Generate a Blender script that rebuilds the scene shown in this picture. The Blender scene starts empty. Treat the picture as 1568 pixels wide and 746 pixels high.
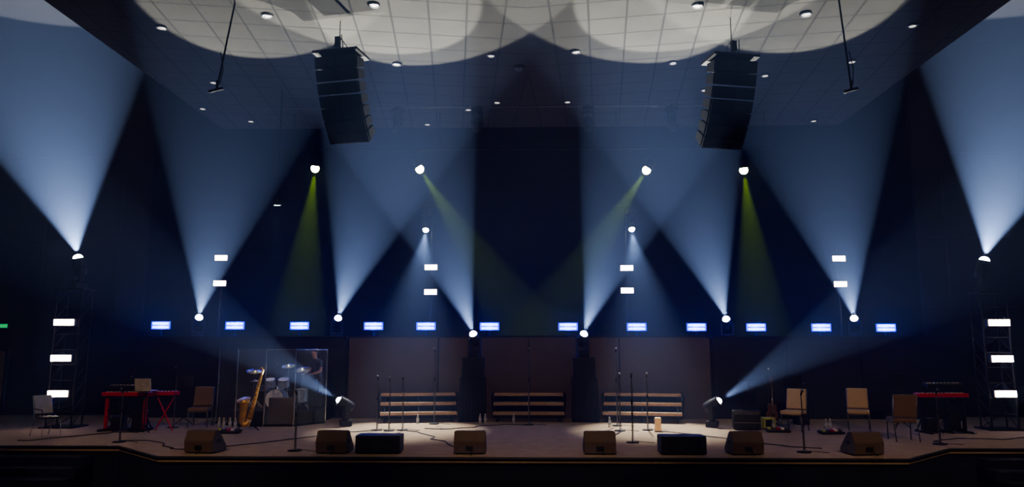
import bpy, bmesh, math, random
from mathutils import Vector, Matrix, Euler
random.seed(7)
S=bpy.context.scene
COL=S.collection
rad=math.radians
S.view_settings.view_transform='AgX'
S.view_settings.look='AgX - Medium High Contrast'
S.view_settings.exposure=.05
# ------------------------------------------------------------------ materials
MATS={}
def mat(name,col,rough=.6,metal=0,var=.15,scale=8,bump=0,emit=None,es=0,trans=0,alpha=1):
    if name in MATS: return MATS[name]
    m=bpy.data.materials.new(name); m.use_nodes=True; nt=m.node_tree; b=nt.nodes['Principled BSDF']
    tc=nt.nodes.new('ShaderNodeTexCoord'); n=nt.nodes.new('ShaderNodeTexNoise'); n.inputs['Scale'].default_value=scale; n.inputs['Detail'].default_value=4
    nt.links.new(tc.outputs['Object'],n.inputs['Vector'])
    r=nt.nodes.new('ShaderNodeValToRGB'); c=col
    r.color_ramp.elements[0].position=.3; r.color_ramp.elements[1].position=.7
    r.color_ramp.elements[0].color=(*[x*(1-var) for x in c],1); r.color_ramp.elements[1].color=(*[min(1,x*(1+var)) for x in c],1)
    nt.links.new(n.outputs['Fac'],r.inputs['Fac']); nt.links.new(r.outputs['Color'],b.inputs['Base Color'])
    b.inputs['Roughness'].default_value=rough; b.inputs['Metallic'].default_value=metal
    if bump:
        bp=nt.nodes.new('ShaderNodeBump'); bp.inputs['Strength'].default_value=bump; bp.inputs['Distance'].default_value=.01
        nt.links.new(n.outputs['Fac'],bp.inputs['Height']); nt.links.new(bp.outputs['Normal'],b.inputs['Normal'])
    if emit:
        b.inputs['Emission Color'].default_value=(*emit,1); b.inputs['Emission Strength'].default_value=es
        m.cycles.emission_sampling='NONE'
    if trans: b.inputs['Transmission Weight'].default_value=trans
    if alpha<1: b.inputs['Alpha'].default_value=alpha
    MATS[name]=m; return m
BLK=mat('black_metal',(.006,.006,.007),.7,0)
BLKP=mat('black_plastic',(.012,.012,.014),.55)
ARRP=mat('speaker_black',(.005,.005,.007),.8)
CLOTH=mat('black_cloth',(.008,.008,.01),.95,scale=20,bump=.3)
STEEL=mat('dark_steel',(.2,.2,.22),.4,.9)
CHROME=mat('chrome',(.7,.7,.72),.2,1)
CARPET=mat('stage_carpet',(.35,.265,.185),.95,var=.14,scale=3,bump=.4)
FASC=mat('stage_fascia_black',(.005,.005,.007),.9)
HOUSE=mat('house_carpet',(.02,.02,.022),.95)
WALLB=mat('back_wall_paint',(.006,.007,.013),.95,scale=2)
WALLS=mat('side_wall_paint',(.02,.016,.015),.95,scale=2)
TRIM=mat('wall_trim_paint',(.035,.027,.024),.9)
PANEL=mat('panel_brown',(.088,.063,.055),.85,scale=2,var=.08)
PANELD=mat('panel_dark',(.018,.015,.017),.9,scale=2,var=.08)
TAN=mat('chair_fabric_tan',(.55,.41,.25),.9,scale=40,bump=.3)
TAND=mat('chair_fabric_brown',(.20,.13,.085),.9,scale=40,bump=.3)
GREYF=mat('chair_shell_grey',(.45,.45,.45),.5)
WOOD=mat('riser_tread_carpet',(.40,.28,.19),.9,scale=20,bump=.2)
WEDGE=mat('speaker_paint',(.115,.085,.07),.75,scale=60,bump=.3)
GRILL=mat('speaker_grille',(.012,.012,.014),.7,scale=150,bump=.6)
RED=mat('keyboard_red',(.6,.012,.02),.4)
WHT=mat('white_keys',(.75,.75,.72),.4)
SILV=mat('laptop_silver',(.6,.6,.62),.35,.3)
BRASS=mat('brass',(.85,.55,.18),.35,.8)
SHELL=mat('drum_shell_blue',(.30,.38,.55),.3)
HEADM=mat('drum_head',(.7,.72,.75),.5)
CYM=mat('cymbal_bronze',(.8,.72,.5),.3,1)
WOODG=mat('guitar_wood',(.12,.06,.03),.35,scale=12)
DOORM=mat('door_wood',(.45,.25,.11),.5,scale=6)
BOTT=mat('bottle_plastic',(.6,.65,.7),.15,alpha=.6)
LABEL=mat('bottle_label',(.5,.55,.65),.5)
CAND=mat('candle_wax',(.8,.6,.4),.5,emit=(1,.5,.2),es=.15)  # faint warm glow put into the material, no flame behind it
ACR=mat('acrylic',(.5,.6,.7),.05,alpha=.05)
SKIN=mat('skin',(.42,.24,.17),.5); HAIR=mat('hair',(.02,.013,.01),.7,scale=60,bump=.5)
SHIRT=mat('shirt_navy',(.035,.04,.07),.9); JEANS=mat('jeans',(.02,.025,.04),.9); SHOE=mat('shoe',(.02,.02,.02),.6)
LENSW=mat('lens_white',(1,1,1),.3,emit=(.95,.97,1),es=40)
LENSY=mat('lens_yellow',(1,1,.8),.3,emit=(1,.95,.45),es=25)
LENSB=mat('led_blue',(.02,.05,.6),.3,emit=(.28,.45,1),es=7)
HALOB=mat('led_blue_halo',(.0,.01,.5),.3,emit=(.0,.008,1),es=2.6)  # emissive plate standing in for the blue halo around the LED rows
LENSP=mat('led_warm_white',(1,.9,.9),.3,emit=(1,.80,.80),es=18)
EXITG=mat('exit_green',(0,.3,.1),.4,emit=(.02,.8,.25),es=.6)
DLM=mat('downlight_glow',(1,1,1),.3,emit=(1,.97,.9),es=.8)
LIME=mat('lime_plastic',(.45,.5,.08),.5)
# ------------------------------------------------------------------ builder
class B:
    def __init__(s): s.bm=bmesh.new(); s.mats=[]
    def _add(s,t,m,smooth=False):
        if m not in s.mats: s.mats.append(m)
        i=s.mats.index(m)
        bmesh.ops.recalc_face_normals(t,faces=t.faces)
        for f in t.faces: f.material_index=i; f.smooth=smooth
        me=bpy.data.meshes.new('tmp'); t.to_mesh(me); t.free(); s.bm.from_mesh(me); bpy.data.meshes.remove(me)
        return s
    def box(s,c,size,m,rot=(0,0,0),bev=0):
        t=bmesh.new(); bmesh.ops.create_cube(t,size=1)
        for v in t.verts: v.co=Vector((v.co.x*size[0],v.co.y*size[1],v.co.z*size[2]))
        if bev: bmesh.ops.bevel(t,geom=t.edges[:],offset=bev,segments=2,affect='EDGES',profile=.6)
        R=rot if isinstance(rot,Matrix) else Euler(rot).to_matrix()
        bmesh.ops.transform(t,matrix=Matrix.Translation(Vector(c))@R.to_4x4(),verts=t.verts); return s._add(t,m)
    def lathe(s,prof,o,ax,m,seg=20,smooth=True):
        q=Vector(ax).to_track_quat('Z','Y').to_matrix(); o=Vector(o); t=bmesh.new(); rings=[]
        for r,h in prof:
            if r<1e-5: rings.append([t.verts.new(o+q@Vector((0,0,h)))])
            else: rings.append([t.verts.new(o+q@Vector((r*math.cos(2*math.pi*k/seg),r*math.sin(2*math.pi*k/seg),h))) for k in range(seg)])
        for a,b in zip(rings,rings[1:]):
            for k in range(seg):
                k2=(k+1)%seg
                if len(a)==1 and len(b)==1: continue
                if len(a)==1: t.faces.new((a[0],b[k],b[k2]))
                elif len(b)==1: t.faces.new((a[k],a[k2],b[0]))
                else: t.faces.new((a[k],a[k2],b[k2],b[k]))
        return s._add(t,m,smooth)
    def cyl(s,p1,p2,r,m,r2=None,seg=12):
        p1=Vector(p1);p2=Vector(p2);L=(p2-p1).length; r2=r if r2 is None else r2
        return s.lathe([(0,0),(r,0),(r2,L),(0,L)],p1,p2-p1,m,seg,False)
    def sph(s,c,r,m,sc=(1,1,1),rot=(0,0,0)):
        t=bmesh.new(); bmesh.ops.create_uvsphere(t,u_segments=16,v_segments=10,radius=r)
        M=Matrix.Translation(Vector(c))@Euler(rot).to_matrix().to_4x4()@Matrix.Diagonal((*sc,1))
        bmesh.ops.transform(t,matrix=M,verts=t.verts); return s._add(t,m,True)
    def tube(s,pts,r,m,seg=8):
        pts=[Vector(p) for p in pts]; rs=r if isinstance(r,(list,tuple)) else [r]*len(pts)
        t=bmesh.new(); rings=[]; up=None
        for i,p in enumerate(pts):
            d=(pts[min(i+1,len(pts)-1)]-pts[max(i-1,0)]).normalized()
            if up is None: up=d.orthogonal().normalized()
            up=(up-d*up.dot(d)).normalized(); sd=d.cross(up)
            rings.append([t.verts.new(p+(up*math.cos(2*math.pi*k/seg)+sd*math.sin(2*math.pi*k/seg))*rs[i]) for k in range(seg)])
        for a,b in zip(rings,rings[1:]):
            for k in range(seg): t.faces.new((a[k],a[(k+1)%seg],b[(k+1)%seg],b[k]))
        t.faces.new(rings[0]); t.faces.new(rings[-1]); return s._add(t,m,True)
    def prism(s,poly,ext,m,bev=0):
        t=bmesh.new(); e=Vector(ext); a=[t.verts.new(Vector(p)) for p in poly]; b=[t.verts.new(Vector(p)+e) for p in poly]
        t.faces.new(a); t.faces.new(b[::-1]); n=len(a)
        for k in range(n): t.faces.new((a[k],a[(k+1)%n],b[(k+1)%n],b[k]))
        if bev: bmesh.ops.bevel(t,geom=t.edges[:],offset=bev,segments=2,affect='EDGES')
        return s._add(t,m)
    def done(s,name,loc=(0,0,0),rz=0,mats_mesh=None):
        me=bpy.data.meshes.new(name); s.bm.to_mesh(me); s.bm.free()
        for m in s.mats: me.materials.append(m)
        o=bpy.data.objects.new(name,me); COL.objects.link(o); o.location=loc; o.rotation_euler=(0,0,rad(rz)); return o
def spot(name,p,d,half,e,col=(1,1,1),blend=.12,size=.06,parent=None):
    l=bpy.data.lights.new(name,'SPOT'); ob=bpy.data.objects.new(name,l); COL.objects.link(ob)
    ob.location=p; ob.rotation_euler=Vector(d).to_track_quat('-Z','Y').to_euler()
    l.spot_size=2*rad(half); l.spot_blend=blend; l.energy=e; l.color=col; l.shadow_soft_size=size
    if parent:
        ob.parent=parent; ob.matrix_parent_inverse=Matrix.Translation(parent.location).inverted()
    return ob
# ------------------------------------------------------------------ room shell
HW=20.8
b=B(); b.prism([(-HW,17.1,0),(-9.4,17.1,0),(-7.7,15.5,0),(7.7,15.5,0),(9.4,17.1,0),(HW,17.1,0),(HW,24.8,0),(-HW,24.8,0)],(0,0,-.12),CARPET)
b.done('floor_stage')
b=B(); b.prism([(-HW,17.18,-.121),(-9.45,17.18,-.121),(-7.75,15.58,-.121),(7.75,15.58,-.121),(9.45,17.18,-.121),(HW,17.18,-.121),(HW,24.8,-.121),(-HW,24.8,-.121)],(0,0,-.88),FASC)
pts=[(-HW,17.08,-.03),(-9.4,17.08,-.03),(-7.7,15.48,-.03),(7.7,15.48,-.03),(9.4,17.08,-.03),(HW,17.08,-.03)]
for p,q in zip(pts,pts[1:]): b.cyl(p,q,.03,BLKP)
b.done('stage_platform')
B().box((0,8,-1.06),(46,42,.1),HOUSE).done('floor')
for sx in(-1,1):
    b=B()
    for k in range(4):
        z=-.2*(k+1); y0=17.06-.3*(k+1)
        b.box((sx*12.3,(y0+17.06)/2,(z-1)/2),(4.6,17.06-y0,z+1),FASC); b.box((sx*12.3,y0+.02,z-.012),(4.4,.05,.03),STEEL)
    b.done('stage_steps')
B().box((0,28.1,6),(42.2,.2,14.2),WALLB).done('wall_back')
for sx,n in((-1,'left'),(1,'right')):
    b=B(); b.box((sx*21.1,10,6),(.2,36,14.2),WALLS)
    for y in (5,9,13,17,21): b.box((sx*20.97,y,5.2),(.05,.06,8),TRIM)
    b.done('wall_'+n)
    b=B(); b.box((sx*17.1,25,6.4),(7.6,.2,13.0),WALLS)
    for z in (3.6,5.97,8.9): b.box((sx*17.1,24.88,z),(7.5,.04,.06),TRIM)
    for x in (14.2,16.9,19.4): b.box((sx*x,24.88,6.2),(.06,.04,5.3),TRIM)
    b.done('wall_side_stage_'+n)
B().box((0,10,13.1),(42.4,36,.2),WALLB).done('ceiling_upper')
# tiled ceiling cloud
m=bpy.data.materials.new('ceiling_tile'); m.use_nodes=True; nt=m.node_tree; bs=nt.nodes['Principled BSDF']; N=nt.nodes.new; L=nt.links.new
tc=N('ShaderNodeTexCoord'); sp=N('ShaderNodeSeparateXYZ'); L(tc.outputs['Object'],sp.inputs[0])
ab=N('ShaderNodeMath'); ab.operation='ABSOLUTE'; L(sp.outputs[0],ab.inputs[0])
def ma(op,a,bb):
    n=N('ShaderNodeMath'); n.operation=op
    for i,x in enumerate((a,bb)):
        if isinstance(x,(int,float)): n.inputs[i].default_value=x
        else: L(x,n.inputs[i])
    return n.outputs[0]
yy=ma('ADD',sp.outputs[1],ma('MULTIPLY',ab.outputs[0],.16)); xx=ma('SUBTRACT',ab.outputs[0],ma('MULTIPLY',sp.outputs[1],.10))
def line(v,per,w):
    f=ma('FRACT',ma('DIVIDE',ma('ADD',v,60.0),per),0); d=ma('ABSOLUTE',ma('SUBTRACT',f,.5),0); return ma('GREATER_THAN',d,.5-w/per)
g=ma('MAXIMUM',line(yy,.92,.026),line(xx,.92,.026))
nz=N('ShaderNodeTexNoise'); nz.inputs['Scale'].default_value=1.3; L(tc.outputs['Object'],nz.inputs['Vector'])
r=N('ShaderNodeValToRGB'); r.color_ramp.elements[0].color=(.048,.047,.043,1); r.color_ramp.elements[1].color=(.080,.078,.071,1); L(nz.outputs['Fac'],r.inputs[0])
mx=N('ShaderNodeMix'); mx.data_type='RGBA'; L(g,mx.inputs[0]); L(r.outputs[0],mx.inputs[6]); mx.inputs[7].default_value=(.022,.0215,.020,1); L(mx.outputs[2],bs.inputs['Base Color']); bs.inputs['Roughness'].default_value=.95
b=B(); b.box((0,16.9,10.35),(22.4,17.8,.3),m); b.done('ceiling')
dl=[(-9.2,17.2),(-6.3,16.6),(-3.6,16.1),(-3.7,19.7),(-9.5,21),(-1,19.15),(1.3,18.95),(4.1,19.8),(4,16.3),(6.7,16.8),(9.6,17.5),(9.1,19.8),(7,20.8),(10.1,25.2),(-1,23),(-3.6,25.3),(-10.9,23.4),(-9.8,24.8),(5.5,22),(1.3,23),(4.2,23.4),(-2,23.7),(-6.2,22),(7,24)]
b=B()
for x,y in dl:
    b.lathe([(0,.0),(.085,0),(.085,.03),(.0,.03)],(x,y,10.165),(0,0,1),DLM); b.lathe([(.09,0),(.14,0),(.14,.045),(.09,.045),(.09,0)],(x,y,10.155),(0,0,1),STEEL)
b.done('ceiling_downlights')
b=B(); b.lathe([(0,-.14),(.1,-.12),(.16,0),(0,0)],(-.25,20,10.2),(0,0,1),STEEL); b.done('ceiling_smoke_detector')
# choir loft behind the low wall
B().box((0,25.98,1.25),(26.4,3.98,2.5),PANELD).done('choir_loft')
b=B()
for k in range(4):
    w=2.88; b.box((-4.38+k*2.92,23.93,1.28),(w,.1,2.56),PANEL,bev=.01)
b.box((0,23.93,2.6),(11.75,.14,.05),PANELD); b.done('wall_stage_panels')
for sx in(-1,1):
    b=B()
    for k in range(3): b.box((sx*(7.1+k*2.35),23.95,1.28),(2.3,.06,2.56),PANELD,bev=.01)
    b.box((sx*9.45,23.93,2.59),(7.1,.14,.05),PANELD); b.done('wall_wing_panels')
# door and exit sign on the side-stage wall
b=B(); b.box((-18.3,24.86,1.08),(.95,.06,2.1),DOORM,bev=.01)
for x in(-18.82,-17.78): b.box((x,24.85,1.1),(.07,.1,2.16),PANELD)
b.box((-18.3,24.85,2.2),(1.1,.1,.07),PANELD); b.cyl((-17.95,24.82,1),(-17.95,24.74,1),.02,CHROME); b.done('door_1')
b=B(); b.box((-18.0,24.85,2.98),(.36,.06,.2),BLKP,bev=.01); b.box((-18.0,24.81,2.98),(.3,.02,.13),EXITG); b.done('exit_sign')
# ------------------------------------------------------------------ light fixtures
def moving_head(pos,d,s=1,hang=False,half=14,e=6000,col=(1,1,1),lens=LENSW,drop=None,blend=.12,dome=1):
    d=Vector(d).normalized(); pos=Vector(pos); c=-d*.27*s
    sd=d.cross(Vector((0,0,1)))
    sd=Vector((1,0,0)) if sd.length<.25 else sd.normalized()
    sg=1 if hang else -1; yaw=math.atan2(sd.y,sd.x)
    b=B()
    b.lathe([(0,-.52),(.13,-.52),(.17,-.45),(.175,-.2),(.16,-.1),(.165,.0),(.15,.0),(.13,-.02),(0,-.02)],(0,0,0),d,BLKP,24)
    for v in b.bm.verts: v.co*=s
    b.lathe([(.135*s*dome,-.01*s),(.12*s*dome,.04*s*dome),(.08*s*dome,.085*s*dome),(.0,.11*s*dome)],(0,0,0),d,lens,24)
    for k in range(3): b.lathe([(.17*s,0),(.185*s,0),(.185*s,.015*s),(.17*s,.015*s)],d*(-.25-.06*k)*s,d,BLK,24)
    for q in(-1,1):
        b.box(c+sd*q*.21*s+Vector((0,0,sg*.18*s)),(.045*s,.14*s,.46*s),BLKP,(0,0,yaw),.012*s)
        b.cyl(c+sd*q*.16*s,c+sd*q*.245*s,.06*s,BLK)
    b.box(c+Vector((0,0,sg*.42*s)),(.47*s,.15*s,.06*s),BLKP,(0,0,yaw),.012*s)
    b.cyl(c+Vector((0,0,sg*.43*s)),c+Vector((0,0,sg*.5*s)),.09*s,BLK)
    b.box(c+Vector((0,0,sg*.57*s)),(.42*s,.34*s,.17*s),BLKP,(0,0,yaw),.02*s)
    b.box(c+Vector((0,0,sg*.57*s))-Vector((0,.175*s,0)),(.2*s,.01*s,.08*s),BLK)
    if drop: b.cyl(c+Vector((0,0,sg*.65*s)),c+Vector((0,0,sg*.65*s+drop)),.025,BLK)
    o=b.done('moving_head_light',pos)
    if e: spot('spot_beam',pos+d*.19*s,d,half,e,col,blend,parent=o)
    return o,(pos+c).z+sg*.655*s
CW=(.95,.975,1)
E=11500
for x,z,dd,h in [(-11.09,3.25,(4.7,-8.6,6.9),13.5),(10.75,3.2,(-4.7,-8.6,6.9),13.5),(-6.38,3.22,(3.9,-7.9,7),14.5),(6.55,3.18,(-3.9,-7.9,7),14.5)]:
    moving_head((x,24.5,z),dd,.86,half=h,e=E,col=CW)
for x,dd in((-1.72,(-2,-6.8,7.5)),(1.72,(2,-6.8,7.5))):
    o,zb=moving_head((x,22.9,2.66),dd,.85,half=15.5,e=E*.9,col=CW)
    b=B(); b.box((0,0,zb/2-.3),(.78,.62,zb-.6),CLOTH,bev=.03); b.box((0,0,zb-.3),(.66,.55,.6),CLOTH,bev=.02); b.box((0,0,zb-.02),(.7,.58,.04),BLK)
    for k in range(9): b.cyl((-.39+k*.0975,-.31,0.0),(-.37+k*.0925,-.31,zb-.62),.03,CLOTH,.015)
    b.done('fixture_pedestal',(x,23.02,0))
# side towers
def led_bar(b,c,w=.56,h=.17,m=LENSP,rows=1,back=None):
    c=Vector(c); b.box(c+Vector((0,.06,0)),(w+.06,.1,h+.05),BLKP,bev=.01)
    if back: b.box(c+Vector((0,.006,0)),(w+.04,.014,h+.02),back,bev=.004)
    gap=.06; ins=.05 if back else 0
    for r in range(rows):
        hh=(h-gap*(rows-1)-ins)/rows; z=c.z-(h-ins)/2+hh/2+r*(hh+gap); n=4; ww=w-ins
        for k in range(n): b.box((c.x-ww/2+ww/n*(k+.5),c.y-.008,z),(ww/n-.012,.02,hh),m)
for x,zz,pz,hd,hf in((-13.2,(2.95,1.94,.95),4.84,-.15,28.5),(13.0,(2.92,1.93,.98),4.70,.185,28.5)):
    o,zb=moving_head((x,21,pz),(hd,-.22,1),1,half=hf,e=E*1.4,col=CW)
    b=B(); w=.36
    for sx in(-1,1):
        for sy in(-1,1): b.cyl((sx*w,sy*w*.7,0.02),(sx*w,sy*w*.7,zb-.03),.025,BLK)
    n=9; hh=(zb-.05)/n
    for k in range(n):
        z=.03+k*hh
        for sx in(-1,1): b.cyl((sx*w,-w*.7,z),(sx*w,w*.7,z+hh),.012,BLK)
        b.cyl((-w,w*.7,z),(w,w*.7,z+hh),.012,BLK); b.cyl((-w,-w*.7,z),(w,-w*.7,z),.012,BLK)
    b.box((0,0,.02),(.95,.8,.04),BLK); b.box((0,0,zb-.02),(.85,.6,.04),BLK)
    for z in zz: led_bar(b,(-.06 if x<0 else .06,-.3,z),.58,.17)
    b.done('truss_tower',(x,21,0))
# poles with light bars on the loft
for x,zs,top in((-10.5,(5.28,4.41),5.6),(-3.3,(4.94,4.1),7.05),(3.32,(4.9,4.14),7.05),(10.42,(5.2,4.34),5.6)):
    b=B(); b.cyl((0,0,2.5),(0,0,top),.03,BLK); b.box((0,0,2.52),(.6,.6,.03),BLK)
    for z in zs: led_bar(b,(0,-.15,z),.42,.17)
    if top>6: b.cyl((-.4,0,top),(.4,0,top),.03,BLK)
    b.done('light_bar_stand',(x,24.75,0))
for x in(-3.5,3.52):
    moving_head((x,24.6,6.22),(0.0,-.62,-1),.75,True,20,E*.48,CW,drop=.18,blend=.9)
# blue bars
bx=[-12.3,-9.8,-7.63,-5.15,-3.4,-1.29,1.31,3.57,5.53,7.48,9.6,11.7]
for i,x in enumerate(bx):
    b=B(); z=2.98-.004*(x+12); led_bar(b,(0,0,z),.60,.235,LENSB,2,HALOB); b.cyl((0,.08,2.5),(0,.08,z-.13),.02,BLK); b.box((0,.08,2.51),(.3,.25,.03),BLK)
    o=b.done('blue_led_bar',(x,24.35,0))
    l=bpy.data.lights.new('blue_led_spill','POINT'); lo=bpy.data.objects.new('blue_led_spill',l); COL.objects.link(lo); lo.parent=o; lo.location=(0,-.22,z); l.energy=55; l.color=(.005,.03,1); l.shadow_soft_size=.12
# floor heads
for x,sx in((-5.47,-1),(5.42,1)):
    moving_head((x,21.4,.74),(sx*1,-.42,.68),.92,half=13,e=E*.42,col=CW,dome=.75)
# par cans
def par(pos,d,half,e,col,lens,s=1,up=.5,blend=.3,name='par_can_light'):
    d=Vector(d).normalized(); b=B()
    b.lathe([(0,-.34*s),(.08*s,-.33*s),(.13*s,-.25*s),(.16*s,-.05*s),(.17*s,0),(.155*s,0),(.15*s,-.03*s),(0,-.03*s)],(0,0,0),d,BLKP,20)
    b.lathe([(0,-.02*s),(.15*s,-.02*s),(.15*s,-.01*s),(0,0)],(0,0,0),d,lens,20)
    if lens is LENSY: b.sph(d*.09,.14*s,lens)
    c=-d*.15*s; sd=Vector((1,0,0))
    b.tube([c+sd*.18*s,c+sd*.19*s+Vector((0,0,.22*s)),c+Vector((0,0,.27*s)),c-sd*.19*s+Vector((0,0,.22*s)),c-sd*.18*s],.012,BLK)
    b.cyl(c+Vector((0,0,.27*s)),c+Vector((0,0,up)),.018,BLK)
    o=b.done(name,pos); spot('par_beam',Vector(pos)+d*.25,d,half,e,col,blend,parent=o)
YG=(.82,1,.01)
for x,z,dx,dy in((-7.2,8.34,-.16,.28),(-3.7,8.28,.66,.30),(4.02,8.2,-.66,.30),(7.2,8.2,.16,.28)):
    par((x,24,z),(dx,dy,-1),12,5600 if abs(dx)>.3 else 6800,YG,LENSY,1,.62,blend=.5)
b=B(); b.cyl((-8.5,0,0),(8.5,0,0),.03,BLK)
for x in(-8,-3,3,8): b.cyl((x,0,0),(x,0,1.29),.01,BLK)
b.done('lighting_batten',(0,24.08,8.9))
b=B(); b.cyl((-7.9,0,0),(7.3,0,0),.03,STEEL)
for x in(-7,-2.4,2.4,6.8): b.cyl((x,0,0),(x,0,.33),.012,STEEL)
b.done('lighting_batten',(0,22.5,9.86))
for x,dx in((-4.2,-.3),(-1.6,0),(1.9,0),(4.6,.3)):
    moving_head((x,22.3,9.05),(dx,-.3,-1),.8,True,10,0,lens=GRILL,drop=.08)
# front wash from front-of-house position (warm)
for x in(-7,0,7):
    par((x,5,9.2),(x*.12,14.8,-8.9),21,2000,(1,.67,.42),LENSW,1.2,3.8,.8,name='front_wash_light')
par((-7.6,21.6,6.5),(0,.14,-1),13,160,(.8,.88,1),LENSW,.8,3.5,.6)  # added lamp to brighten the drum kit, no known fixture here
# ------------------------------------------------------------------ line arrays
def line_array(x,rz,ztop):
    b=B(); w=1.06; hb=.295; p=Vector((0,0,-.1)); ang=12
    b.box((0,.1,-.02),(w+.12,.75,.07),BLK,bev=.01); b.cyl((0,0,0),(0,0,10.195-ztop),.012,STEEL)
    b.box((0,-.1,.25),(.12,.1,.25),BLK); b.tube([(0,-.1,.3),(.12,-.15,.4),(.14,-.1,.15),(.1,0,.02)],.012,BLK)
    for sg in(-1,1): b.cyl((sg*.3,0,.02),(0,0,.42),.01,STEEL)
    for k in range(7):
        R=Euler((rad(ang),0,0)).to_matrix()
        c=p+R@Vector((0,.0,-hb/2))
        b.prism([c+R@Vector(v) for v in((-w/2,-.25,hb/2-.006),(-w/2,-.25,-hb/2+.006),(-w/2,.25,-hb/2+.05),(-w/2,.25,hb/2-.05))],(w,0,0),ARRP)
        b.box(c+R@Vector((0,-.255,0)),(w-.05,.02,hb-.04),GRILL,R,bev=.005)
        for q in(-1,1): b.box(c+R@Vector((q*(w/2+.01),-.15,0)),(.03,.08,hb*.8),BLK,R)
        b.box(c+R@Vector((0,-.268,0)),(.06,.01,hb-.05),ARRP,R)
        p=p+R@Vector((0,0,-hb)); ang+=5
    b.done('line_array_speaker',(x,17,ztop),rz)
line_array(-4.62,-12,9.38); line_array(4.95,12,9.18)
for x,z,x2 in((-7.15,8.12,-6.85),(7.3,8.0,7.15)):
    b=B(); b.cyl((0,0,0),(x2-x,0,10.2-z),.02,BLK); b.cyl((-.14,-.02,-.06),(.14,0,.02),.035,BLKP); b.sph((-.15,-.02,-.06),.045,STEEL); b.cyl((0,0,-.04),(0,0,.2),.03,BLK)
    b.tube([(.05,.02,.1),(.1,.05,.5),(.02,.03,.9)],.01,BLK); b.done('hanging_microphone',(x,16,z))
# ------------------------------------------------------------------ stage furniture
def wedge(x,y,rz):
    b=B(); w=.66; P=[(-.24,.02),(-.27,.26),(-.16,.47),(-.02,.47),(.3,.12),(.3,.02)]
    b.prism([(-w/2,a,c) for a,c in P],(w,0,0),WEDGE,.012)
    b.box((0,.145,.305),(w-.06,.43,.02),GRILL,(-math.atan2(.35,.32),0,0))
    for q in(-1,1):
        b.box((q*w/2,-.02,.25),(.01,.14,.07),BLK)
        for yy in(-.15,.22): b.box((q*.26,yy,.012),(.05,.05,.024),BLK)
    b.box((0,-.262,.13),(.16,.012,.09),BLK); b.cyl((.03,-.27,.12),(.06,-.42,.015),.009,BLK)
    b.done('stage_monitor_wedge',(x,y,0),rz)
for x,rz in((-6.98,-8),(-4.17,-4),(-1.25,0),(1.5,0),(4.57,4),(7.05,8)): wedge(x,16.08,rz)
for x in(-3.2,3.25):
    b=B(); b.box((0,0,.2),(.95,.5,.36),BLKP,bev=.015)
    b.box((0,-.255,.2),(.88,.015,.3),GRILL)
    for q in(-.22,.22): b.lathe([(.0,0),(.12,0),(.13,.02),(.11,.02),(.03,.005),(0,.01)],(q,-.262,.2),(0,-1,0),BLK)
    for q in(-.4,.4): b.box((q,0,.01),(.06,.4,.02),BLK)
    b.done('front_fill_speaker',(x,16.1,0))
def riser(x,rz,w,y=23.1):
    b=B()
    for k in range(3):
        z=.28+.26*k; yc=-.42+.38*k; ww=w
        b.box((0,yc,z),(ww,.36,.05),WOOD,bev=.008); b.box((0,yc-.185,z-.015),(ww+.01,.012,.085),WOOD)
        b.box((0,yc-.14,z-.06),(ww-.1,.03,.05),BLK); b.box((0,yc+.14,z-.05),(ww-.1,.03,.05),BLK)
    for q in(-w/2+.12,0,w/2-.12):
        for k in range(3): b.box((q,-.42+.38*k,(.24+.26*k)/2),(.04,.04,.24+.26*k),BLK)
        b.tube([(q,-.56,.02),(q,-.5,.25),(q,.42,.78)],.02,BLK); b.box((q,0,.03),(.04,1.1,.04),BLK)
    for q in(-1,1): b.tube([(q*(w/2+.04),.5,.05),(q*(w/2+.1),.52,.72),(q*(w/2+.04),.3,.85),(q*(w/2+.02),-.2,.6)],.022,BLK)
    b.box((0,.56,.42),(w,.02,.8),BLK)
    b.done('choir_riser',(x,y,0),rz)
riser(-3.42,10,2.3); riser(0,0,2.15,23.2); riser(3.5,-10,2.35)
def chair(x,y,rz,fab=TAN,fr=STEEL):
    b=B()
    b.box((0,-.02,.45),(.5,.5,.1),fab,bev=.04); b.box((0,.25,.76),(.47,.08,.5),fab,(rad(-10),0,0),.035)
    for q in(-.24,.24):
        b.tube([(q,-.2,0.0),(q,-.21,.4),(q,.2,.42),(q,.22,.55),(q*1.0,.32,1.0)],.014,fr)
        b.tube([(q,.34,0),(q,.22,.4),(q,.21,.5)],.014,fr); b.cyl((q,-.2,.15),(q,.3,.15),.009,fr)
    b.cyl((-.24,.32,1.0),(.24,.32,1.0),.014,fr); b.cyl((-.24,-.2,.38),(.24,-.2,.38),.012,fr)
    for v in b.bm.verts: v.co*=1.1
    b.done('banquet_chair',(x,y,0),rz)
chair(-9.4,21.2,8,TAND); chair(7.2,20.5,-38); chair(9.05,20.75,-22); chair(9.1,18.5,172,TAND)
b=B()
b.box((0,0,.46),(.46,.45,.05),BLKP,bev=.02); b.box((0,.25,.78),(.45,.04,.48),GREYF,(rad(-18),0,0),.015)
for q in(-.23,.23):
    b.tube([(q,-.24,0),(q,-.18,.44),(q,.18,.46),(q,.33,1.0)],.013,CHROME); b.tube([(q,.32,0),(q,.12,.45)],.013,CHROME)
    b.tube([(q,-.15,.45),(q,-.16,.66),(q,.2,.68)],.013,BLK)
b.done('side_chair',(-12.35,18.95,0),62)
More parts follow.
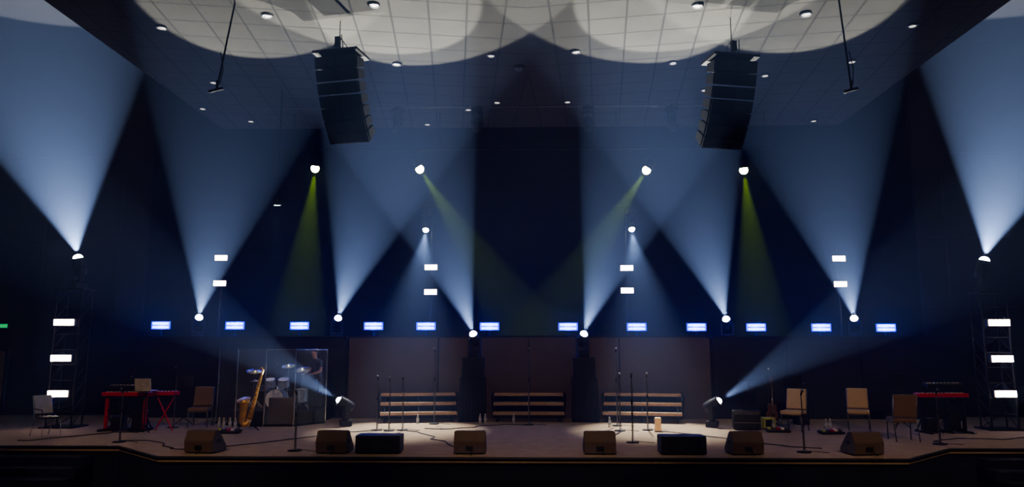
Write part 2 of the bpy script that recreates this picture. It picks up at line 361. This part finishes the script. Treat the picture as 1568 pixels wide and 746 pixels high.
# microphone stands
def mic_stand(x,y,h,boom=0,rz=0):
    b=B()
    b.lathe([(0,0),(.15,0),(.15,.02),(.03,.035),(0,.035)],(0,0,0),(0,0,1),BLK)
    b.cyl((0,0,.02),(0,0,h*.6),.014,STEEL); b.cyl((0,0,h*.55),(0,0,h-.08),.01,STEEL); b.cyl((0,0,h*.56),(0,0,h*.62),.02,BLK)
    top=Vector((0,0,h-.08))
    if boom>0:
        t2=top+Vector((boom,-.1,.12)); b.cyl(top-Vector((boom*.4,-.04,.05)),t2,.01,BLK); b.sph(top,.03,BLK); top=t2
    b.cyl(top-Vector((0,0,.01)),top+Vector((0,-.07,.07)),.018,BLK,.022); b.sph(top+Vector((0,-.085,.085)),.032,STEEL)
    b.tube([top,top+Vector((.03,.02,-.3)),(.02,0,h*.3),(.03,0,.05),(.2,.1,.012),(.5,-.1,.012)],.006,BLK)
    b.done('microphone_stand',(x,y,0),rz)
for a in [(-4.15,20.4,1.45),(-3.8,20.3,1.42),(-3.45,20.4,1.45),(-2.8,22.1,2.2),(0,21.9,2.2),(2.55,21.7,2.2),(2.47,20.4,1.52),(2.46,17.9,1.6),(3.25,20.6,1.52),(-5.1,16.3,1.3),(5.9,16.3,1.3),(9.55,17.7,1.25),(-9.75,17.7,1.25),
          (-11.6,20.9,1.3,.4,0),(-10.0,20.9,1.55,.35,150)]: mic_stand(*a)
# keyboards
def keyboard(b,c,w,m,tilt=0,d=.3):
    c=Vector(c); b.box(c,(w,d,.10),m,(rad(tilt),0,0),.015)
    b.box(c+Vector((0,.06,.055)),(w-.12,.15,.015),WHT)
    n=int((w-.14)/.045)
    for k in range(n):
        if k%7 in(2,6): continue
        b.box(c+Vector((-(w-.14)/2+.045*k+.02,.03,.068)),(.018,.09,.012),BLK)
    for k in range(6): b.cyl(c+Vector((-w*.35+k*.1,-.09,.04)),c+Vector((-w*.35+k*.1,-.09,.07)),.014,BLK)
def kb_rig(x,y,rz,mirror):
    sx=-1 if mirror else 1
    b=B(); keyboard(b,(sx*0,0,.98),1.35,RED); keyboard(b,(-sx*.15,.12,1.16 if not mirror else 1.24),1.0,BLKP,10,.26)
    for q in(-.55,.55):
        b.box((q,-.05,.5),(.07,.07,.9),RED if not mirror else BLK); b.box((q,.0,.03),(.07,.7,.06),BLK); b.tube([(q,.3,.04),(q,-.05,.5),(q,.0,.93)],.02,BLK)
        b.cyl((q*.8,.1,.98),(q*.8,.16,1.2),.015,BLK)
    b.box((0,-.05,.55),(1.1,.05,.05),BLK); b.box((0,0,.9),(1.15,.3,.05),BLK)
    b.cyl((-.55,0,.06),(.55,0,.85),.018,BLK); b.cyl((.55,0,.06),(-.55,0,.85),.018,BLK)
    b.box((.0,.1,.04),(.5,.25,.07),BLKP,bev=.02); b.box((.32,.12,.3),(.3,.3,.5),BLKP,bev=.02); b.box((-.3,.14,.2),(.3,.3,.35),BLKP,bev=.02)
    for k in range(5): b.tube([(-.5+k*.25,.1,.9),(-.45+k*.22,.05,.5+.05*k),(-.3+k*.1,.1,.2),(-.2+k*.1,-.1,.012),(.3*k-.5,-.3,.012)],.009,BLK)
    b.done('keyboard_rig',(x,y,0),rz)
kb_rig(-10.95,20.15,-4,False); kb_rig(11.0,20.15,4,True)
b=B(); keyboard(b,(0,0,1.0),.62,RED); b.box((0,0,.93),(.5,.25,.05),BLK); b.cyl((-.25,0,0.0),(.25,0,.92),.018,RED); b.cyl((.25,0,0.0),(-.25,0,.92),.018,RED); b.done('keyboard_stand',(-9.93,20.2,0),-4)
def laptop(x,y,z,rz,m):
    b=B(); b.box((0,.0,.012),(.46,.3,.022),m,bev=.006); b.box((0,-.17,.17),(.46,.015,.33),m,(rad(10),0,0),.005); b.box((0,-.158,.17),(.42,.006,.29),BLK,(rad(10),0,0))
    b.lathe([(0,0),(.03,0),(.03,.003),(0,.003)],(0,-.18,.18),(0,-1,0),WHT)
    b.box((0,0,-.01),(.42,.3,.015),BLK); b.cyl((0,0,-.01),(0,0,-z),.02,BLK); b.tube([(-.25,-.15,-z+.012),(0,0,-z+.2),(.25,-.15,-z+.012)],.015,BLK); b.cyl((0,0,-z+.2),(0,.3,-z+.012),.015,BLK)
    b.done('laptop_on_stand',(x,y,z),rz)
laptop(-10.3,19.85,1.08,-5,SILV); laptop(7.0,22.0,1.45,0,BLKP)
# drum area
B().box((-7.6,22.75,.2),(2.6,1.7,.4),PANELD,bev=.02).done('drum_riser')
b=B()
def drum(c,r,h,ax,m=SHELL):
    ax=Vector(ax).normalized(); c=Vector(c); b.lathe([(0,-h/2),(r,-h/2),(r,h/2),(0,h/2)],c,ax,m,28,False)
    b.lathe([(0,h/2+.005),(r*.97,h/2+.005),(r*.97,h/2+.01),(0,h/2+.01)],c,ax,HEADM,28,False)
    b.lathe([(0,-h/2-.01),(r*.97,-h/2-.01),(r*.97,-h/2-.005),(0,-h/2-.005)],c,ax,HEADM,28,False)
    for s in(-1,1): b.lathe([(r,-.015),(r+.018,-.015),(r+.018,.015),(r,.015),(r,-.015)],c+ax*s*h/2,ax,CHROME,28)
    q=ax.to_track_quat('Z','Y').to_matrix()
    for k in range(6):
        o=q@Vector((math.cos(k*1.047)*(r+.015),math.sin(k*1.047)*(r+.015),0)); b.cyl(c+o-ax*h*.45,c+o+ax*h*.45,.006,CHROME,seg=6)
drum((0,0,.31),.28,.42,(0,-1,0)); drum((-.22,-.02,.78),.15,.2,(0,-.35,1)); drum((.2,-.02,.78),.16,.22,(0,-.35,1)); drum((.62,.4,.38),.2,.38,(0,0,1)); drum((-.5,.45,.6),.18,.15,(0,.1,1),CHROME)
b.cyl((0,0,.5),(0,0,.72),.02,CHROME)
for p in((-.22,-.02,.7),(.2,-.02,.7)): b.cyl((0,0,.66),p,.012,CHROME)
for lx in(.45,.62,.8): b.cyl((lx,.4,0),(lx,.4,.25),.01,CHROME)
def cymbal(x,y,z,r,t):
    b.lathe([(0,.04),(.04,.035),(.06,.012),(r,-.02),(r,-.026),(.05,.0),(0,.02)],(x,y,z),t,CYM,28)
    b.cyl((x,y,.3),(x,y,z+.06),.01,CHROME)
    for k in range(3): b.cyl((x,y,.3),(x+.25*math.cos(k*2.1),y+.25*math.sin(k*2.1),0.01),.01,CHROME)
cymbal(-.75,.1,1.15,.24,(.1,-.3,1)); cymbal(.75,-.05,1.2,.26,(-.1,-.3,1)); cymbal(-.85,.5,.82,.18,(0,0,1)); cymbal(.3,.05,1.3,.2,(0,-.3,1)); b.cyl((-.5,.45,0),(-.5,.45,.53),.015,CHROME)
b.lathe([(0,.45),(.16,.45),(.18,.5),(.15,.54),(0,.54)],(0,.85,0),(0,0,1),BLKP); b.cyl((0,.85,0.0),(0,.85,.46),.02,CHROME)
b.done('drum_kit',(-7.6,22.35,.402))
# shield
b=B(); P=[(-9.35,22.2),(-8.45,21.35),(-7.6,21.3),(-6.75,21.35),(-6.1,22.3)]
for (x1,y1),(x2,y2) in zip(P,P[1:]):
    d=Vector((x2-x1,y2-y1,0)); L_=d.length; a=math.atan2(d.y,d.x); c=Vector(((x1+x2)/2,(y1+y2)/2,0))
    b.box(c+Vector((0,0,1.12)),(L_-.03,.012,2.12),ACR,(0,0,a)); b.box(c+Vector((0,0,2.18)),(L_-.02,.025,.02),CHROME,(0,0,a)); b.box(c+Vector((0,0,.03)),(L_-.02,.05,.06),BLK,(0,0,a))
for x,y in P: b.cyl((x,y,0),(x,y,2.2),.024,CHROME)
b.done('drum_shield')
b=B(); b.box((-7.2,21.6,.42),(.74,.08,.76),PANEL,bev=.02); b.box((-7.2,21.6,.03),(.6,.25,.05),BLK)
b.done('acoustic_baffle')
# baritone saxophone on stand
b=B()
b.tube([(-.12,-.1,.28),(-.04,-.06,.7),(.06,0,1.2),(.12,.02,1.5),(.16,.02,1.6),(.12,.02,1.68),(.02,-.02,1.64)],[.075,.06,.042,.03,.024,.02,.016],BRASS,12)
b.tube([(-.12,-.1,.28),(-.16,-.12,.16),(-.24,-.14,.14),(-.3,-.15,.24),(-.28,-.13,.5),(-.26,-.14,.72),(-.27,-.18,.82)],[.075,.08,.085,.09,.1,.125,.19],BRASS,16)
for k in range(9):
    p=Vector((-.1,-.1,.36)).lerp(Vector((.1,0,1.35)),k/8); b.lathe([(0,.0),(.035,0),(.038,.012),(0,.014)],p+Vector((0,-.07+.003*k,0)),(0,-1,.1),BRASS,12)
b.cyl((-.14,-.14,.4),(.06,-.08,1.3),.008,CHROME); b.cyl((-.06,-.14,.5),(.1,-.06,1.35),.006,BRASS)
b.tube([(-.45,-.25,.012),(-.12,0,.25),(.2,-.25,.012)],.014,BLK); b.cyl((-.12,0,.25),(-.1,.35,.012),.014,BLK); b.cyl((-.12,0,.22),(.0,.05,.85),.014,BLK)
b.cyl((.02,-.02,1.64),(-.08,-.04,1.62),.014,BLK)
b.done('baritone_saxophone',(-7.55,20.5,0))
# guitar
b=B(); o2=[(0,0),(.14,.02),(.19,.12),(.17,.22),(.11,.28),(.14,.36),(.15,.42),(.08,.47),(.03,.48),(-.03,.48),(-.12,.46),(-.15,.38),(-.11,.28),(-.17,.22),(-.19,.12),(-.14,.02)]
b.prism([(x,-.02,z+.18) for x,z in o2],(0,.05,0),WOODG,.008); b.box((0,-.03,.92),(.05,.02,.66),WOODG); b.box((0,-.02,1.3),(.08,.02,.18),WOODG,bev=.005); b.box((0,-.035,.35),(.09,.02,.05),BLK); b.box((0,-.035,.48),(.08,.02,.03),CHROME)
for k in(-1,0,1): b.cyl((k*.012,-.045,.34),(k*.012,-.042,1.35),.002,CHROME,seg=6)
b.tube([(-.25,-.15,.012),(0,.08,.4),(.25,-.15,.012)],.012,BLK); b.cyl((0,.08,0.9),(0,.2,.012),.012,BLK); b.tube([(-.12,-.1,.17),(-.12,.05,.2),(.12,.05,.2),(.12,-.1,.17)],.012,BLK)
b.done('electric_guitar_on_stand',(6.95,21.5,0),10)
b=B(); b.box((0,0,.27),(.72,.32,.5),BLKP,bev=.02); b.box((0,-.165,.22),(.66,.012,.36),GRILL); b.box((0,-.165,.455),(.66,.014,.07),STEEL)
for k in range(7): b.cyl((-.25+.08*k,-.17,.455),(-.25+.08*k,-.19,.455),.014,BLK)
b.tube([(-.1,0,.52),(-.08,0,.56),(.08,0,.56),(.1,0,.52)],.012,BLK); b.box((0,-.173,.2),(.7,.006,.012),CHROME); b.box((0,0,.01),(.6,.25,.02),BLK)
b.done('guitar_amplifier',(6.0,20.8,0),-8)
b=B(); b.box((0,0,.6),(.36,.36,1.2),BLKP,bev=.02); b.box((0,-.185,.6),(.3,.012,1.1),GRILL); b.done('speaker_cabinet',(8.0,22.2,0),5)
def music_stand(x,y,rz,h=1.2):
    b=B(); b.box((0,0,h),(.5,.02,.34),BLK,(rad(-25),0,0)); b.box((0,-.1,h-.16),(.5,.06,.015),BLK); b.cyl((0,.05,.2),(0,.02,h-.05),.013,BLK)
    for k in range(3): b.cyl((0,.05,.22),(.28*math.cos(k*2.09+.5),.05+.28*math.sin(k*2.09+.5),.01),.011,BLK)
    b.done('music_stand',(x,y,0),rz)
music_stand(6.5,22.2,180,1.4); music_stand(7.6,21.6,170,1.3); music_stand(-10.1,21.6,10,1.25); music_stand(10.4,21.3,190,1.35)
def bottle(x,y,z=0,n='water_bottle'):
    b=B(); b.lathe([(0,0),(.033,0),(.035,.02),(.033,.1),(.035,.15),(.013,.19),(.013,.205),(0,.205)],(0,0,0),(0,0,1),BOTT,14); b.lathe([(.0355,.07),(.0355,.13)],(0,0,0),(0,0,1),LABEL,14); b.lathe([(0,.2),(.016,.2),(.016,.222),(0,.222)],(0,0,0),(0,0,1),WHT,12)
    for v in b.bm.verts: v.co*=1.25
    b.done(n,(x,y,z))
for x,y in((-8.75,21.0),(-8.6,20.95),(-8.45,21.02),(-8.25,20.9),(-3.3,22.2),(-1.45,22.3),(-1.3,22.35),(2.3,21.4),(-.45,22.35),(8.25,21.0),(8.4,21.1),(6.7,20.7)): bottle(x,y)
b=B(); b.lathe([(0,0),(.085,0),(.09,.02),(.09,.34),(.075,.36),(.07,.33),(0,.33)],(0,0,0),(0,0,1),CAND,20); b.cyl((0,0,.33),(.0,0,.37),.006,BLK); b.done('candle',(3.5,20.4,0))
def pedalboard(x,y,rz):
    b=B(); b.box((0,0,.05),(.6,.32,.05),BLKP,(rad(6),0,0),.008)
    for k,m_ in enumerate((LIME,STEEL,RED,WHT,PANEL)): b.box((-.23+k*.115,0,.1),(.085,.13,.05),m_,(rad(6),0,0),.008); b.cyl((-.23+k*.115,-.03,.12),(-.23+k*.115,-.03,.145),.012,CHROME)
    b.box((0,0,.012),(.56,.28,.024),BLK); b.done('guitar_pedalboard',(x,y,0),rz)
pedalboard(7.9,19.8,10); pedalboard(6.65,20.2,-5); pedalboard(-7.9,19.6,0)
b=B(); b.box((0,0,.17),(.34,.3,.3),LIME,bev=.02); b.box((0,-.155,.17),(.26,.01,.2),BLK); b.box((0,0,.01),(.3,.26,.02),BLK); b.done('practice_amplifier',(6.62,20.95,0),10)
# technician behind shield
def person(loc,rz):
    J={'pel':((0,0,.95),.14),'sp':((0,-.03,1.14),.135),'ch':((0,-.09,1.33),.155),'nb':((0,-.14,1.47),.075),'nk':((0,-.17,1.54),.058),'hl':((0,-.20,1.60),.075),'hm':((0,-.20,1.68),.098),'ht':((0,-.185,1.76),.06)}
    Ed=[('pel','sp'),('sp','ch'),('ch','nb'),('nb','nk'),('nk','hl'),('hl','hm'),('hm','ht')]
    for s,n in((1,'L'),(-1,'R')):
        J.update({'s'+n:((s*.19,-.1,1.40),.072),'ua'+n:((s*.235,-.11,1.27),.058),'e'+n:((s*.26,-.14,1.13),.045),'f'+n:((s*.235,-.26,1.08),.042),'w'+n:((s*.19,-.38,1.05),.028),'p'+n:((s*.18,-.45,1.045),.034),
          'h'+n:((s*.10,.01,.87),.1),'th'+n:((s*.11,-.01,.68),.085),'k'+n:((s*.115,-.03,.49),.062),'cf'+n:((s*.115,0,.33),.058),'a'+n:((s*.115,.03,.1),.042),'t'+n:((s*.13,-.12,.05),.045)})
        Ed+=[('ch','s'+n),('s'+n,'ua'+n),('ua'+n,'e'+n),('e'+n,'f'+n),('f'+n,'w'+n),('w'+n,'p'+n),('pel','h'+n),('h'+n,'th'+n),('th'+n,'k'+n),('k'+n,'cf'+n),('cf'+n,'a'+n),('a'+n,'t'+n)]
    def skinmesh(J,Ed,root,sub=2):
        keys=list(J); me=bpy.data.meshes.new('sk'); me.from_pydata([J[k][0] for k in keys],[(keys.index(a),keys.index(c)) for a,c in Ed],[])
        o=bpy.data.objects.new('sk',me); COL.objects.link(o); o.modifiers.new('s','SKIN'); sv=me.skin_vertices[0].data
        for i,k in enumerate(keys): sv[i].radius=(J[k][1],J[k][1]); sv[i].use_root=(k==root)
        u=o.modifiers.new('u','SUBSURF'); u.levels=sub; u.render_levels=sub
        dg=bpy.context.evaluated_depsgraph_get(); m2=bpy.data.meshes.new_from_object(o.evaluated_get(dg)); bpy.data.objects.remove(o); return m2
    b=B(); b.mats=[SKIN,SHIRT,JEANS,SHOE]
    m2=skinmesh(J,Ed,'pel')
    for p in m2.polygons:
        c=p.center; p.use_smooth=True
        if c.z<.1: i=3
        elif c.z<.97 and c.y>-.3: i=2
        elif abs(c.x)<.12 and c.z>1.5: i=0
        elif abs(c.x)>.15 and c.z<1.24 and (c.y<-.2 or abs(c.x)>.2): i=0
        else: i=1
        p.material_index=i
    b.bm.from_mesh(m2)
    for s in(1,-1):
        for k in range(4):
            x=s*(.18+(-.024+.016*k)); l=(.075,.085,.08,.06)[k]
            F={'a':((x,-.46,1.045),.0095),'b':((x,-.46-l*.5,1.04),.009),'c':((x,-.46-l*.85,1.02),.008),'d':((x,-.46-l,1.0),.007)}
            b.bm.from_mesh(skinmesh(F,[('a','b'),('b','c'),('c','d')],'a',1))
        F={'a':((s*.155,-.42,1.045),.011),'b':((s*.13,-.46,1.035),.01),'c':((s*.125,-.49,1.02),.008)}
        b.bm.from_mesh(skinmesh(F,[('a','b'),('b','c')],'a',1))
        b.sph((s*.1,-.195,1.68),.022,SKIN,(.4,.8,1.2)); b.sph((s*.034,-.292,1.70),.011,WHT); b.sph((s*.034,-.300,1.70),.006,BLK)
    b.lathe([(0,0),(.016,.0),(.01,.03),(0,.045)],(0,-.30,1.66),(0,-.25,1),SKIN,10); b.sph((0,-.288,1.628),.02,mat('lips',(.35,.13,.11),.5),(1.1,.4,.3))
    b.sph((0,-.165,1.745),.095,HAIR,(1.0,1.05,.8)); b.sph((0,-.135,1.69),.08,HAIR,(1.05,.8,1.05))
    b.done('man_standing',loc,rz)
person((-6.52,22.95,.4),-35)
# floor cables
random.seed(3)
b=B()
for (x1,y1),(x2,y2) in [((-4,20.3),(-7.6,16.6)),((-3.4,20.2),(-1.2,16.6)),((2.5,20.3),(1.5,16.6)),((3.3,20.2),(6.5,17)),((5.9,20.4),(4.5,16.7)),((-9.8,17.9),(-7.2,16.6)),((8.9,19.5),(7.2,16.6)),((-10.5,19.7),(-12.5,18.0)),((9.6,17.9),(12.6,19.5)),((0,21.8),(-2.8,20.9))]:
    pts=[]
    for k in range(13):
        t=k/12; pts.append((x1+(x2-x1)*t+random.uniform(-.15,.15),y1+(y2-y1)*t+.4*math.sin(t*6)+random.uniform(-.05,.05),.012))
    b.tube(pts,.011,BLK,6)
b.done('stage_cables')
# ------------------------------------------------------------------ haze in the air fills the whole hall
w=bpy.data.worlds.new('hall_air'); S.world=w; w.use_nodes=True; nt=w.node_tree; nt.nodes['Background'].inputs[0].default_value=(.01,.014,.03,1); nt.nodes['Background'].inputs[1].default_value=.1
s=nt.nodes.new('ShaderNodeVolumeScatter'); s.inputs['Density'].default_value=.0125; s.inputs['Anisotropy'].default_value=.15; s.inputs['Color'].default_value=(.33,.48,1,1)
nt.links.new(s.outputs[0],nt.nodes['World Output'].inputs['Volume'])
# ------------------------------------------------------------------ camera
cam=bpy.data.cameras.new('camera'); co=bpy.data.objects.new('camera',cam); COL.objects.link(co)
cam.sensor_width=36; cam.lens=36*1120/1568
co.location=(0,0,2.2); co.rotation_euler=(rad(98.2),0,rad(1.28)); S.camera=co
